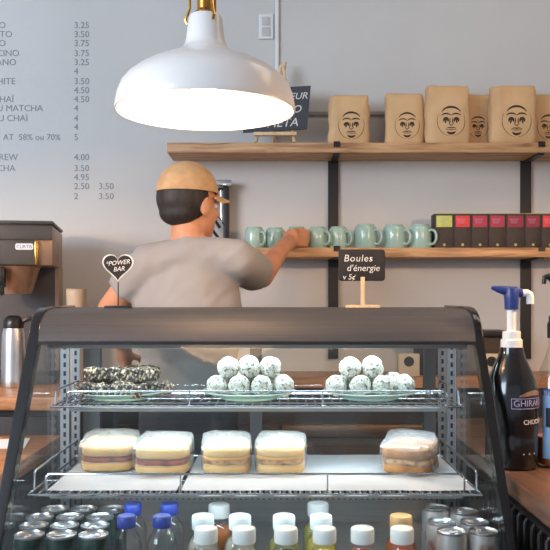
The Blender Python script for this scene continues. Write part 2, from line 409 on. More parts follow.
for zz, yy, pw_ in ((-.262, 1.875, 1.75), (-.424, 1.71, .75)):
    B().b2(-.48, .40, yy - .006, yy + .012, Z(zz) - .001, Z(zz) + .006).build('shelf_light', M['steelp'], case, True, False)
    area('shelf_strip_light', (-.042, yy + .004, Z(zz) - .003), (-.042, yy + .06, Z(zz) - .3), .88, .015, pw_, (.74, .89, 1.0))

# wire shelves
def wire_shelf(label, zr, yf, yr, lip, name='wire_shelf', step=.021):
    xl, xr = -.5195, .4355
    o = thing(name, label, 'wire shelf', ((xl + xr) / 2, (yf + yr) / 2, Z(zr)), 0, 'wire shelves in the display case')
    z = Z(zr)
    B().tube([(xl, yf, z), (xr, yf, z), (xr, yr, z), (xl, yr, z)], .0032, 8, True).build('frame', M['chrome'], o, True)
    b = B(); n = int((xr - xl) / step)
    for k in range(1, n):
        x0 = xl + (xr - xl) * k / n; b.tube([(x0, yf, z + .0025), (x0, yr, z + .0025)], .0017, 6)
    for f in (.33, .66): b.tube([(xl, yf + (yr - yf) * f, z - .002), (xr, yf + (yr - yf) * f, z - .002)], .002, 6)
    b.build('wire_grid', M['chrome'], o, True)
    i = .036; zt = z + lip
    b = B().tube([(xl + i, yf + .004, z), (xl + i, yf + .004, zt - .006), (xl + i + .006, yf + .004, zt), (xr - i - .006, yf + .004, zt), (xr - i, yf + .004, zt - .006), (xr - i, yf + .004, z)], .0026, 8)
    for f in (.335, .66): b.tube([(xl + (xr - xl) * f, yf + .004, z), (xl + (xr - xl) * f, yf + .004, zt)], .0022, 6)
    b.build('front_rail', M['chrome'], o, True)
    for xx in (xl + .002, xr - .002):
        B().tube([(xx, yf + .03, z), (xx, yf + .036, zt - .004), (xx, yf + .046, zt), (xx, yr - .012, zt), (xx, yr - .004, zt - .008), (xx, yr - .004, z)], .0026, 8).build('side_rail', M['chrome'], o, True)
    return o
US, LS = -.25, -.4125
wire_shelf('chrome wire shelf holding the three mint plates', US, 1.855, 2.115, .035)
wire_shelf('chrome wire shelf holding the wrapped sandwiches', LS, 1.685, 2.105, .043)

def sheet(name, x0, x1, y0, y1, z, label):
    b = B(); nx, ny = 24, 14
    g = [[b.bm.verts.new((x0 + (x1 - x0) * i / nx, y0 + (y1 - y0) * j / ny, z + .0016 * (noise.noise(Vector((i * .31 + x0 * 9, j * .4, 3))) + 1))) for i in range(nx + 1)] for j in range(ny + 1)]
    for j in range(ny):
        for i in range(nx): b.bm.faces.new([g[j][i], g[j][i + 1], g[j + 1][i + 1], g[j + 1][i]])
    r = bmesh.ops.solidify(b.bm, geom=b.bm.faces[:], thickness=.0006)
    o = b.build(name, M['paper']); return tag(o, label, 'paper liner')
ZS = Z(LS) + .0048
sheet('paper_liner', -.485, -.209, 1.697, 2.085, ZS, 'white paper liner on the lower shelf under the leftmost pair of sandwiches')
sheet('paper_liner', -.199, .425, 1.697, 2.085, ZS, 'wide white paper liner on the lower shelf under the three right sandwiches')

# ------------------------------------------------------------------ plates, energy balls, bars
PY = 1.985; ZP = Z(US) + .0047
pl = None
for px, lab in ((121, 'mint plate of dark nut bars, at the left of the top shelf'), (249, 'mint plate of coconut balls at the middle of the top shelf'), (370, 'mint plate of coconut balls at the right of the top shelf')):
    if pl is None:
        pl = thing('plate', lab, 'plate', (PX(px, PY), PY, ZP), 0, 'mint plates in the display case')
        B().lathe([(0, .003), (.062, .003), (.064, 0), (.070, 0), (.072, .003), (.098, .011), (.116, .017), (.118, .019), (.116, .020), (.098, .0145), (.074, .007), (0, .0065)], 56).build('dish', M['plate'], pl)
    else: dup(pl, (PX(px, PY), PY, ZP), 0, lab)

def rough_ball(seed, r):
    b = B(); bmesh.ops.create_icosphere(b.bm, subdivisions=4, radius=r)
    for v in b.bm.verts:
        n = v.co.normalized(); q = v.co * 70 + Vector((seed * 7.1, 0, 0)); q2 = v.co * 190 + Vector((0, seed * 3.3, 0))
        v.co += n * (noise.noise(q) * .0022 + noise.noise(q2) * .0014 + noise.noise(v.co * 28 + Vector((seed, seed, 0))) * .0036)
    me = b.mesh('energy_ball', angle=180); me.materials.append(M['coco']); return me
bm_ = [rough_ball(i, .0256) for i in range(5)]
def balls(spots, plate_word, grp):
    for i, (px, d, lv, lab) in enumerate(spots):
        z = ZP + .0105 + .0258 + lv
        o = link('energy_ball', bm_[i % 5], None); o.location = (PX(px, d), d, z); o.rotation_euler = (i * 1.3, i * .7, i * 2.1)
        s = 1.0 if lv == 0 else 1.03; o.scale = (s, s, s)
        tag(o, 'coconut-coated energy ball on the %s plate, %s' % (plate_word, lab), 'energy ball', grp)
balls([(217, 1.930, 0, 'leftmost of its front row'), (239, 1.918, 0, 'second from left in its front row'), (262, 1.918, 0, 'third from left in its front row'), (283.5, 1.934, 0, 'rightmost of its front row'),
       (227.5, 1.987, .002, 'leftmost of its middle row'), (251.5, 1.978, .002, 'centre of its middle row'), (274, 1.988, .002, 'rightmost of its middle row'),
       (228.3, 1.943, .043, 'top left of the pile'), (249.5, 1.942, .044, 'top centre of the pile'), (270.7, 1.948, .043, 'top right of the pile'), (241, 2.035, .004, 'behind the pile')], 'middle', 'energy balls on the middle plate')
balls([(336, 1.935, 0, 'leftmost of its front row'), (360, 1.918, 0, 'second from left in its front row'), (383, 1.920, 0, 'third from left in its front row'), (404.5, 1.94, 0, 'rightmost of its front row'),
       (348, 1.985, .002, 'leftmost of its rear row'), (371, 1.983, .002, 'centre of its rear row'), (393, 1.990, .002, 'rightmost of its rear row'),
       (350, 1.944, .043, 'perched highest at the left'), (372.5, 1.946, .043, 'perched high at the centre')], 'right', 'energy balls on the right plate')

def nut_bar(seed, L=.088, W=.042, H=.026):
    b = B(); bmesh.ops.create_cube(b.bm, size=2)
    bmesh.ops.subdivide_edges(b.bm, edges=b.bm.edges[:], cuts=22, use_grid_fill=True)
    for v in b.bm.verts:
        c = v.co
        k = (abs(c.x) ** 6 + abs(c.y) ** 6 + abs(c.z) ** 6) ** (1 / 6)
        c = c / k; p = Vector((c.x * L / 2, c.y * W / 2, c.z * H / 2)); n = Vector((c.x * .4, c.y, c.z)).normalized()
        o = Vector((seed * 5.3, seed * 1.7, 0))
        p += n * (noise.noise(p * 95 + o) * .004 + noise.noise(p * 210 + o) * .0024 + noise.noise(p * 34 + o) * .009)
        if p.z < -H / 2: p.z = -H / 2
        v.co = p
    me = b.mesh('nut_bar', angle=180); me.materials.append(M['choc']); return me
nb = [nut_bar(i) for i in range(4)]
for i, (px, d, lv, rz, lab) in enumerate([(99, 1.925, 0, .35, 'bottom layer at the front left'), (129, 1.915, 0, -.45, 'bottom layer at the front centre'), (152, 1.965, 0, .15, 'bottom layer at the right'),
                                         (94, 1.99, 0, .6, 'bottom layer at the rear left'), (124, 2.0, 0, .1, 'bottom layer at the rear centre'),
                                         (103, 1.958, .034, .12, 'top layer at the left'), (133, 1.963, .034, -.1, 'top layer at the centre'), (143, 2.012, .034, .2, 'top layer at the right rear')]):
    o = link('nut_bar', nb[i % 4], None); o.location = (PX(px, d), d, ZP + .0105 + .0155 + lv); o.rotation_euler = (.12 * math.sin(i * 2.1) * (lv > 0), .10 * math.sin(i * 3.7) * (lv > 0), rz); o.scale = (1, 1.1, 1.25)
    tag(o, 'dark chocolate nut bar on the left plate, %s' % lab, 'nut bar', 'nut bars on the left plate')

# ------------------------------------------------------------------ sandwiches
def superell(wd, dp, n=40, e=.55, y0=0):
    out = []
    for i in range(n):
        a = 2 * PI * i / n; c, s = math.cos(a), math.sin(a)
        out.append((wd / 2 * math.copysign(abs(c) ** e, c), y0 + dp / 2 * math.copysign(abs(s) ** e, s)))
    return out
def layer(wd, dp, z0, z1, seed, wob=.002, bulge=.3):
    b = B(); n = 48; base = superell(wd, dp, n); h = z1 - z0; rings = []
    for f, k in ((0, .93), (.12, .985), (.5, 1.0), (.86, .985), (1.0, .93)):
        ring = []
        for (x, y) in base:
            q = noise.noise(Vector((x * 45, y * 45, seed + f * 2))) * wob
            zz = z0 + h * f + bulge * max(0, (y + dp * .5) / dp) * h * .25 * (f > .3) * .9 + noise.noise(Vector((x * 28, y * 28, seed * 2.2))) * wob * .8 * (f > 0)
            ring.append(b.bm.verts.new((x * k + q, y * k + q, zz)))
        rings.append(ring)
    for A, C in zip(rings, rings[1:]):
        for i in range(n): b.bm.faces.new([A[i], A[(i + 1) % n], C[(i + 1) % n], C[i]])
    b.bm.faces.new(rings[0][::-1])
    top = rings[-1]; cz = sum(v.co.z for v in top) / n + .004
    for k in (.7, .35):
        R = [b.bm.verts.new((v.co.x * k, v.co.y * k, v.co.z * k + (cz + (.002 if k < .5 else .001)) * (1 - k))) for v in rings[-1]]
        for i in range(n): b.bm.faces.new([top[i], top[(i + 1) % n], R[(i + 1) % n], R[i]])
        top = R
    b.bm.faces.new(top)
    return b
def wrapper(wd, dp, h, seed, tail, part):
    """film round the sides, or the whiter gathered sheet over the top"""
    b = B(); n = 64; base = superell(wd + .008, dp + .008, n, .42); rings = []
    side = ((0, .97), (.3, 1.0), (.7, 1.01), (.95, 1.0)); top = ((.90, 1.012), (.99, .985), (1.05, .93), (1.09, .6), (1.1, .15))
    for f, k in (side if part == 'film' else top):
        ring = []
        for i, (x, y) in enumerate(base):
            rear = max(0, (y / dp + .5)); front = y < -dp * .3
            q = noise.noise(Vector((i * .45, f * 3, seed))) * .003
            z = h * f + (rear * .014 if f > .5 else 0)
            if f == 0: z = h * (.30 if front else .04) + abs(q)
            if part != 'film' and f == .90: z = h * (.93 if front else .62) + rear * .004 + noise.noise(Vector((i * .3, 7, seed))) * .008
            xx, yy = x * k + q, y * k + q + tail * max(0, y) * .25 * (f > .5)
            if k < .99 and f > .8: z += noise.noise(Vector((xx * 60, yy * 60, seed * 3))) * .004
            ring.append(b.bm.verts.new((xx - tail * max(0, y) * .3, yy, z)))
        rings.append(ring)
    for A, C in zip(rings, rings[1:]):
        for i in range(n): b.bm.faces.new([A[i], A[(i + 1) % n], C[(i + 1) % n], C[i]])
    if part != 'film': b.bm.faces.new(rings[-1])
    return b
def sandwich(px, d, wd, rz, br, fill, extra, label, dp=.135, tail=0, seed=0):
    o = thing('sandwich', label, 'sandwich', (PX(px, d), d, ZS + .0042), rz, 'wrapped sandwiches on the lower shelf')
    layer(wd, dp, .0, .021, seed).build('bread_slice', br, o, angle=80)
    layer(wd * .985, dp * .985, .0195, .034, seed + 9, .0045, .1).build('filling', fill, o, angle=80)
    if extra: layer(wd * 1.0, dp * 1.0, .031, .039, seed + 5, .003, .1).build('cheese_slice', extra, o, angle=80)
    layer(wd, dp, .0345 if not extra else .038, .056, seed + 3, .0025, 2.2).build('bread_slice', br, o, angle=80)
    wrapper(wd, dp, .062, seed, tail, 'film').build('film_wrap', M['wrap'], o, angle=80)
    wrapper(wd, dp, .062, seed, tail, 'top').build('gathered_sheet', M['wraptop'], o, angle=35)
    return o
SY = 1.905
sandwich(110.5, SY + .03, .126, .03, M['bread'], M['ham'], None, 'film-wrapped ham sandwich at the far left of the lower shelf', seed=1)
sandwich(164, SY - .005, .126, -.03, M['bread'], M['ham'], None, 'film-wrapped ham sandwich, second from left on the lower shelf', seed=2)
sandwich(226.5, SY, .110, .05, M['bread'], M['chick'], M['egg'], 'film-wrapped yellow-filled sandwich at the middle, third from left on the lower shelf', seed=3)
sandwich(281, SY, .112, -.06, M['bread'], M['chick'], M['egg'], 'film-wrapped cheese sandwich, fourth from left on the lower shelf', seed=4)
sandwich(411, SY - .005, .118, -.42, M['toast'], M['chick'], None, 'film-wrapped brown bread sandwich alone at the right of the lower shelf', dp=.14, tail=1, seed=5)

# ------------------------------------------------------------------ cans
def make_can(label, loc, m, group, scale=1.0):
    o = thing('drink_can', label, 'can', loc, 0, group)
    r, h = .032, .122
    B().lathe([(0, .004), (.022, .004), (.025, 0), (.029, .004), (r, .011), (r, h - .014), (.0292, h - .004), (.0292, h - .0035), (0, h - .0035)], 36).build('body', m, o)
    ld = B().lathe([(.0294, h - .005), (.0302, h - .002), (.0298, h), (.0286, h), (.0268, h - .004), (.025, h - .003), (0, h - .003)], 36).build('lid', M['alu'], o)
    B().box((0, -.004, h - .0018), (.014, .022, .0014), None, .0005).tube([(.006 * math.cos(a), -.009 + .006 * math.sin(a), h - .0012) for a in [k * PI / 5 for k in range(10)]], .0012, 5, True).build('tab', M['alu'], ld)
    return o
DZ = DECK + .0005
rowname = ['front row', 'second row', 'third row', 'back row']; pos = ['left', 'middle', 'right']
c0 = None
for r, (d, pxs) in enumerate([(1.62, (29.5, 61.5, 93.5)), (1.686, (34, 64.5, 95)), (1.752, (40, 70, 100)), (1.818, (51, 77, 103))]):
    for c, px in enumerate(pxs):
        lab = 'dark green can with silver lid, %s of the %s in the left can block' % (pos[c], rowname[r])
        xx = PX(px, d)
        if r == 3: xx = (-.5, -.434, -.388)[c] if c < 2 else -.3695
        if c0 is None: c0 = make_can(lab, (xx, d, DZ), M['canG'], 'green cans at the bottom left of the case')
        else: dup(c0, (xx, d, DZ), random.Random(r * 7 + c).uniform(-1.5, 1.5), lab)
c1 = None
for xx, d, lab in [(.363, 1.645, 'left of the front pair'), (.4285, 1.645, 'right of the front pair'), (.357, 1.713, 'left of the second pair'), (.4275, 1.713, 'right of the second pair'), (.368, 1.83, 'left of the rear pair'), (.4262, 1.80, 'right of the rear pair')]:
    lab = 'silver and red can at the right end of the case, ' + lab
    if c1 is None: c1 = make_can(lab, (xx, d, DZ), M['canS'], 'silver cans at the bottom right of the case')
    else: dup(c1, (xx, d, DZ), xx * 40, lab)

# ------------------------------------------------------------------ bottles in the case
def water(label, loc):
    o = thing('water_bottle', label, 'bottle', loc, 0, 'water bottles in the display case')
    B().lathe([(0, .004), (.022, .002), (.030, .006), (.032, .012), (.0305, .03), (.032, .035), (.032, .06), (.0305, .065), (.032, .07), (.0315, .085), (.027, .1), (.019, .111), (.0155, .116), (.0155, .13)], 32).build('bottle_body', M['bottle'], o)
    B().lathe([(.0185, .119), (.0195, .1205), (.0195, .141), (.0175, .1435), (0, .1435)], 28).build('cap', M['capblue'], o)
    return o
w0 = None
for px, d, lab in [(126.5, 1.68, 'front left of the four'), (162, 1.68, 'front right of the four'), (133, 1.78, 'rear left of the four'), (169.5, 1.78, 'rear right of the four')]:
    lab = 'clear water bottle with blue cap, ' + lab
    if w0 is None: w0 = water(lab, (PX(px, d), d, DZ))
    else: dup(w0, (PX(px, d), d, DZ), 0, lab)

def juice_mat(name, c): return mat(name, c, .25, c2=tuple(int(v * .88) for v in c), scale=12, sss=.2)
J = {k: juice_mat(k + ' juice', c) for k, c in dict(rose=(176, 128, 112), tan=(190, 150, 108), purple=(62, 34, 44), yellow=(222, 190, 70), red=(196, 72, 44), orange=(206, 92, 36), green=(190, 180, 96), pale=(206, 190, 166), carrot=(216, 120, 48)).items()}
def juice(label, loc, m, cap):
    o = thing('juice_bottle', label, 'bottle', loc, 0, 'juice bottles in the display case')
    B().lathe([(0, .004), (.026, .002), (.032, .006), (.034, .012), (.034, .058), (.0325, .068), (.028, .079), (.0235, .087), (.021, .091), (.021, .104)], 32).build('bottle_body', M['bottle'], o)
    B().lathe([(0, .006), (.029, .006), (.0328, .013), (.0328, .057), (.031, .067), (.0265, .077), (0, .079)], 32).build('juice', m, o)
    b = B().lathe([(.0222, .099), (.0238, .1), (.0242, .103), (.0242, .125), (.0225, .1285), (.019, .1298), (0, .1298)], 32)
    b.build('cap', cap, o)
    return o
j0 = None
for px, d, k, cp, lab in [(206, 1.64, 'rose', 'capw', 'rosy juice bottle, leftmost of the front row'), (244, 1.64, 'tan', 'capw', 'tan juice bottle, second in the front row'), (286, 1.64, 'purple', 'capw', 'dark purple juice bottle, third in the front row'),
                          (324.5, 1.64, 'yellow', 'capw', 'yellow juice bottle, fourth in the front row'), (362.5, 1.64, 'red', 'capw', 'red juice bottle, fifth in the front row'), (402, 1.64, 'orange', 'capw', 'orange-red juice bottle, rightmost of the front row'),
                          (203, 1.735, 'pale', 'capw', 'pale juice bottle behind the rosy one'), (240, 1.735, 'pale', 'capw', 'pale juice bottle behind the tan one'), (284, 1.735, 'green', 'capw', 'greenish yellow juice bottle behind the dark purple one'),
                          (321, 1.735, 'yellow', 'capw', 'yellow juice bottle directly behind the front yellow one'), (318, 1.84, 'green', 'capw', 'greenish yellow juice bottle in the third row'), (219, 1.83, 'carrot', 'capw', 'bright orange juice bottle in the third row'),
                          (401, 1.735, 'orange', 'captan', 'orange juice bottle with tan cap behind the right front bottle')]:
    lab += ' with white cap' if cp == 'capw' else ''
    loc = (PX(px, d), d, DZ)
    if j0 is None: j0 = juice(lab, loc, J[k], M[cp])
    else:
        q = dup(j0, loc, 0, lab); recolor(q, 'juice', J[k])
        if cp != 'capw': recolor(q, 'cap', M[cp])

# ------------------------------------------------------------------ signs on the case
ZT = Z(-.0225)
def heart(s, n=60):
    out = []
    for i in range(n):
        a = 2 * PI * i / n
        out.append((16 * math.sin(a) ** 3 * s / 32, (13 * math.cos(a) - 5 * math.cos(2 * a) - 2 * math.cos(3 * a) - math.cos(4 * a)) * s / 32))
    return out
d = 1.99; hx = PX(118, d); hz = PZ(266, d)
o = thing('heart_sign', 'small black heart-shaped sign on a thin stick on the case', 'sign', (hx, d, ZT))
B().prism([(hx + p[0], hz + p[1]) for p in heart(.078)], 'Y', d - .0015, d + .0015).build('border', M['chalkw'], o, True, False)
B().prism([(hx + p[0] * .9, hz + p[1] * .9 + .0003) for p in heart(.078)], 'Y', d - .0025, d - .0014).build('board', M['chalk'], o, True, False)
b = B().text('*POWER', .0155, lambda v: Vector((hx + v.x, d - .0028 - v.z, hz + .003 + v.y + v.x * .1)), 'CENTER', .2)
b.text('BAR', .0155, lambda v: Vector((hx + v.x + .003, d - .0028 - v.z, hz - .0125 + v.y + v.x * .1)), 'CENTER', .2).build('lettering', M['chalkw'], o, True, False)
B().cyl((hx, d + .002, ZT + .004), (hx, d + .002, hz), .0016, None, 8).build('stick', M['black'], o, True)
B().b2(hx - .033, hx + .033, d - .012, d + .014, ZT + .0004, ZT + .006, .002).build('base', M['black'], o, True)

d = 2.0; x0, x1 = PX(338.5, d), PX(385, d); z0, z1 = PZ(281, d), PZ(249.5, d)
o = thing('chalkboard_sign', 'black rectangular chalkboard sign on a pale wooden stand on the case', 'sign', (PX(362.5, d), d, ZT))
def rrect(x0, x1, z0, z1, r, n=6):
    out = []
    for cx, cz, a0 in ((x1 - r, z1 - r, 0), (x0 + r, z1 - r, PI / 2), (x0 + r, z0 + r, PI), (x1 - r, z0 + r, 1.5 * PI)):
        for k in range(n + 1): out.append((cx + r * math.cos(a0 + k * PI / 2 / n), cz + r * math.sin(a0 + k * PI / 2 / n)))
    return out
B().prism(rrect(x0, x1, z0, z1, .008), 'Y', d - .002, d + .002, .0006).build('board', M['chalk'], o, True)
fn = lambda X, Y: (lambda v: Vector((X + v.x, d - .0024 - v.z, Y + v.y)))
b = B().text('Boules', .0245, fn(PX(343.5, d), PZ(261.5, d)), shear=.15, spacing=1.1).text("d'énergie", .0225, fn(PX(346.5, d), PZ(271, d)), shear=.15)
b.text('v 5¢', .019, fn(PX(342.5, d), PZ(279.5, d)), shear=.15).build('lettering', M['chalkw'], o, True, False)
xs = PX(362.5, d)
B().b2(xs - .005, xs + .005, d - .009, d - .003, ZT + .006, PZ(277, d), .001).build('post', M['pale'], o, True)
B().b2(xs - .041, xs + .041, d - .016, d + .014, ZT + .0004, ZT + .0075, .001).build('base', M['pale'], o, True)

# ------------------------------------------------------------------ wall shelves
SF = 3.0
ZU0, ZU1 = PZ(152.6, SF), PZ(142.6, SF)
ZL0, ZL1 = PZ(257, SF), PZ(247.6, SF)
for a, b_, x0, lab in ((ZU0, ZU1, PX(167, SF), 'long upper wooden wall shelf under the kraft bags'), (ZL0, ZL1, PX(236, SF), 'lower wooden wall shelf under the mint mugs')):
    tag(B().b2(x0, 1.55, SF, WALL - .016, a, b_, .002).build('wooden_shelf', M['shelf']), lab, 'shelf', 'wooden wall shelves')
for px, lab in ((333, 'black steel wall upright behind the hanging mugs shelf, left one'), (525, 'black steel wall upright behind the boxed tea, right one')):
    x = PX(px, WALL)
    lab = lab.replace('behind the hanging mugs shelf, left one', 'holding the shelves behind the mugs').replace('behind the boxed tea, right one', 'holding the shelves behind the tea boxes')
    o = thing('shelf_upright', lab, 'shelf upright', (x, WALL - .008, CT), 0, 'black shelf uprights')
    B().b2(x - .02, x + .02, WALL - .015, WALL - .0005, CT + .05, ZU1 + .03).build('rail', M['black'], o, True, False)
    for zz in (ZU0, ZL0):
        xf = x if zz == ZU0 else x
        B().b2(xf - .012, xf + .012, SF + .01, WALL - .0155, zz - .007, zz - .0005).build('bracket', M['black'], o, True, False)
        ck = zz + (ZU1 - ZU0)
        B().b2(xf - .012, xf + .012, SF - .005, SF - .0006, ck - .016, ck + .004).b2(xf - .012, xf + .012, SF - .005, SF + .012, ck + .0006, ck + .004).build('clip', M['black'], o, True, False)

# kraft coffee bags
def bag(px0, px1, pyt, d, label, seed, group):
    zb = ZU1 + .0006
    wd = (px1 - px0) / F * d; h = PZ(pyt, d) - zb; dp = .075
    o = thing('coffee_bag', label, 'bag', (PX((px0 + px1) / 2, d), d + dp / 2, zb), 0, group)
    b = B(); n = 44; rings = []
    for f, kx, ky in ((0, .95, .92), (.03, .99, 1.0), (.1, 1, 1), (.2, 1, 1.01), (.3, 1.0, 1.02), (.4, 1, 1.02), (.5, 1, 1.01), (.6, .995, 1.0), (.7, .995, .99), (.78, .99, .97), (.85, .985, .95), (.90, .98, .91), (.94, .975, .85), (.98, .955, .70), (1.0, .92, .5)):
        ring = []
        for (x, y) in superell(wd, dp, n, .5):
            q = noise.noise(Vector((x * 26 + seed * 3, y * 26, f * 4))) * .0055 + noise.noise(Vector((x * 60 + seed, y * 60, f * 11))) * .0016 - abs(noise.noise(Vector((x * 19 + seed * 5, y * 19, f * 3.2 + x * 8)))) * .006
            tilt = (noise.noise(Vector((seed * 2.7, f, 0)))) * .006 * f
            zz = h * f + (noise.noise(Vector((x * 22, seed, 1))) * .006 if f > .9 else 0)
            ring.append(b.bm.verts.new((x * kx + q + tilt, y * ky + q, zz)))
        rings.append(ring)
    for A, C in zip(rings, rings[1:]):
        for i in range(n): b.bm.faces.new([A[i], A[(i + 1) % n], C[(i + 1) % n], C[i]])
    b.bm.faces.new(rings[0][::-1]); b.bm.faces.new(rings[-1])
    bmesh.ops.recalc_face_normals(b.bm, faces=b.bm.faces[:])
    bvh = BVHTree.FromBMesh(b.bm)
    b.build('paper_body', M['kraft'], o, angle=50)
    B().box((-.0, .004, h * .985), (wd * .86, .012, .012), Matrix.Rotation(.35, 3, 'X'), .003).build('folded_top', M['kraft'], o)
    # printed face emblem: strokes laid on the paper
    e = B(); s = wd * .56; cz = h * .38; cx = wd * .03
    def stroke(pts, wdt):
        P3 = []
        for (u, v) in pts:
            r = bvh.ray_cast(Vector((cx + u * s, -.3, cz + v * s)), Vector((0, 1, 0)))
            P3.append(r[0] + Vector((0, -.0006, 0)) if r[0] is not None else Vector((cx + u * s, -dp / 2, cz + v * s)))
        n = len(pts); L = []; R = []
        for i in range(n):
            t_ = (P3[min(i + 1, n - 1)] - P3[max(i - 1, 0)]); nn = Vector((-t_.z, 0, t_.x)).normalized()
            wv = wdt * s * (math.sin(PI * (i + .35) / (n - .3)) * .8 + .2) / 2
            L.append(e.bm.verts.new(P3[i] + nn * wv)); R.append(e.bm.verts.new(P3[i] - nn * wv))
        for i in range(n - 1): e.bm.faces.new([L[i], L[i + 1], R[i + 1], R[i]])
    arc = lambda cx_, cy, rx, ry, a0, a1, n=12: [(cx_ + rx * math.cos(math.radians(a0 + (a1 - a0) * k / n)), cy + ry * math.sin(math.radians(a0 + (a1 - a0) * k / n))) for k in range(n + 1)]
    stroke(arc(0, .2, .42, .36, 155, 25), .085)
    stroke(arc(0, 0, .56, .62, 150, 265), .022); stroke(arc(0, 0, .56, .62, 30, -85), .022)
    for sx in (-1, 1):
        stroke(arc(sx * .2, .17, .2, .12, 165, 20), .06); stroke(arc(sx * .21, -.0, .09, .1, 200, -20, 6), .12); stroke([(sx * .2, .06), (sx * .22, -.02), (sx * .24, -.1)], .07)
        stroke([(sx * .05, .12), (sx * .055, -.05), (sx * .09, -.14)], .05)
    stroke([(-.07, -.15), (0, -.18), (.07, -.15)], .05)
    stroke([(-.2, -.3), (-.08, -.27), (0, -.29), (.08, -.27), (.2, -.3)], .05); stroke([(-.22, -.34), (0, -.36), (.22, -.34)], .03); stroke(arc(0, -.4, .17, .11, 195, 345), .1)
    e.build('printed_emblem', M['print'], o, smooth=False)
    return o
g = 'kraft coffee bags on the upper shelf'
bag(329.5, 370.5, 94, 3.035, 'kraft coffee bag standing alone, leftmost on the upper shelf', 1, g)
bag(386.5, 425.5, 92.5, 3.055, 'kraft coffee bag second from left, tucked behind the taller third bag', 2, g)
bag(427.5, 472, 84.5, 3.012, 'tall kraft coffee bag in front, third from left', 3, g)
bag(461, 493, 93.5, 3.10, 'kraft coffee bag set back between the two tall front bags', 4, g)
bag(492, 538.5, 84.5, 3.012, 'tall kraft coffee bag in front, rightmost fully visible one', 5, g)
bag(529, 566, 93.5, 3.10, 'kraft coffee bag set back at the right end, cut by the picture edge', 6, g)

# mugs (standing upside down)
def mug(label, loc, rz, r, h):
    o = thing('mug', label, 'mug', loc, rz, 'mint mugs on the lower shelf')
    B().lathe([(r * .93, 0), (r * .97, 0), (r, .003), (r, h * .55), (r * .985, h * .72), (r * .9, h * .88), (r * .78, h * .955), (r * .74, h * .965), (r * .73, h), (r * .68, h), (r * .66, h * .965), (0, h * .96),
               (0, h * .9), (r * .7, h * .9), (r * .92, h * .55), (r * .93, 0)], 40).build('cup', M['mug'], o)
    pts = [(r * .96, 0, h * .18), (r + .012, 0, h * .16), (r + .024, 0, h * .27), (r + .0275, 0, h * .45), (r + .024, 0, h * .63), (r + .012, 0, h * .74), (r * .95, 0, h * .73)]
    sm = []
    for i in range(len(pts) - 1):
        p0, p1, p2, p3 = (Vector(pts[max(0, min(len(pts) - 1, i + k))]) for k in (-1, 0, 1, 2))
        for q in range(4):
            u = q / 4; sm.append(.5 * ((2 * p1) + (p2 - p0) * u + (2 * p0 - 5 * p1 + 4 * p2 - p3) * u * u + (3 * p1 - p0 - 3 * p2 + p3) * u ** 3))
    sm.append(Vector(pts[-1]))
    B().tube(sm, .0052, 10).build('handle', M['mug'], o)
    return o
zm = ZL1 + .0006
mugs = [(254.5, 3.075, -.9), (275.2, 3.10, 2.6), (296.5, 3.06, -2.2), (317.5, 3.07, -.85), (338.3, 3.07, -.8)]
ml = ['mint mug farthest left on the lower shelf', "mint mug half hidden behind the person's wrist", "mint mug gripped by the person's hand", 'mint mug right of the hand, handle turned forward', 'mint mug between the hand and the large mugs, above the sign']
m0 = mug(ml[0], (PX(254.5, 3.075), 3.075, zm), -.9, .0385, .083)
for (px, d, rz), lab in list(zip(mugs, ml))[1:]: dup(m0, (PX(px, d), d, zm), rz, lab)
m1 = mug('larger upside-down mint mug, third from the tea boxes', (PX(365.5, 3.055), 3.055, zm), -.7, .0445, .091)
dup(m1, (PX(394.3, 3.06), 3.06, zm), -.75, 'larger upside-down mint mug, second from the tea boxes')
dup(m1, (PX(420, 3.06), 3.06, zm), -.75, 'larger upside-down mint mug standing beside the tea boxes')

# tea boxes
tl = {'green': (196, 204, 104), 'red': (222, 62, 66), 'magenta': (176, 48, 78), 'wine': (150, 40, 66)}
tm = {k: mat(k + ' tea label', v, .6, c2=tuple(int(c * .9) for c in v), scale=40) for k, v in tl.items()}
boxm = mat('dark tea box card', (58, 48, 46), .6, c2=(50, 41, 40), scale=30)
topm = mat('box lid edge', (180, 176, 112), .6, c2=(168, 164, 100), scale=20)
def teabox(x0, x1, col, label, txt):
    d = 3.02; w_ = (x1 - x0) / F * d - .0012; h = .128
    o = thing('tea_box', label, 'box', (PX((x0 + x1) / 2, d), d + .035, zm), 0, 'tea boxes on the lower shelf')
    B().box((0, 0, h / 2), (w_, .07, h), None, .0012).build('carton', boxm, o)
    B().box((0, 0, h + .0012), (w_ * .99, .069, .0022), None, .0006).build('lid', topm, o)
    B().box((0, -.0354, h - .028), (w_ * .82, .0006, .043)).build('label', tm[col], o, smooth=False)
    b = B()
    for k in range(3): b.box((-w_ * .08, -.0359, h - .02 - k * .007), (w_ * (.5 - .08 * k), .0003, .0014))
    b.build('label_print', M['purple'], o, smooth=False)
    q = B(); q.cyl((0, -.0352, .0115), (0, -.0358, .0115), .0052, None, 18); q.build('seal_dot', topm, o)
    return o
for x0, x1, c, lab in [(434.5, 454, 'green', 'dark tea box with a yellow-green label, first beside the mugs'), (454, 471.3, 'red', 'dark tea box with a red label, next to the green-labelled one'), (471.3, 488.8, 'magenta', 'dark tea box with a magenta label, third from the mugs'),
                       (488.8, 506.2, 'magenta', 'dark tea box with a magenta label, fourth from the mugs'), (506.2, 525, 'wine', 'dark tea box with a wine label, fifth from the mugs'), (525, 541.3, 'wine', 'dark tea box with a wine label, sixth from the mugs'),
                       (541.3, 559, 'red', 'dark tea box with a red label at the right end, cut by the edge')]:
    teabox(x0, x1, c, lab, '')

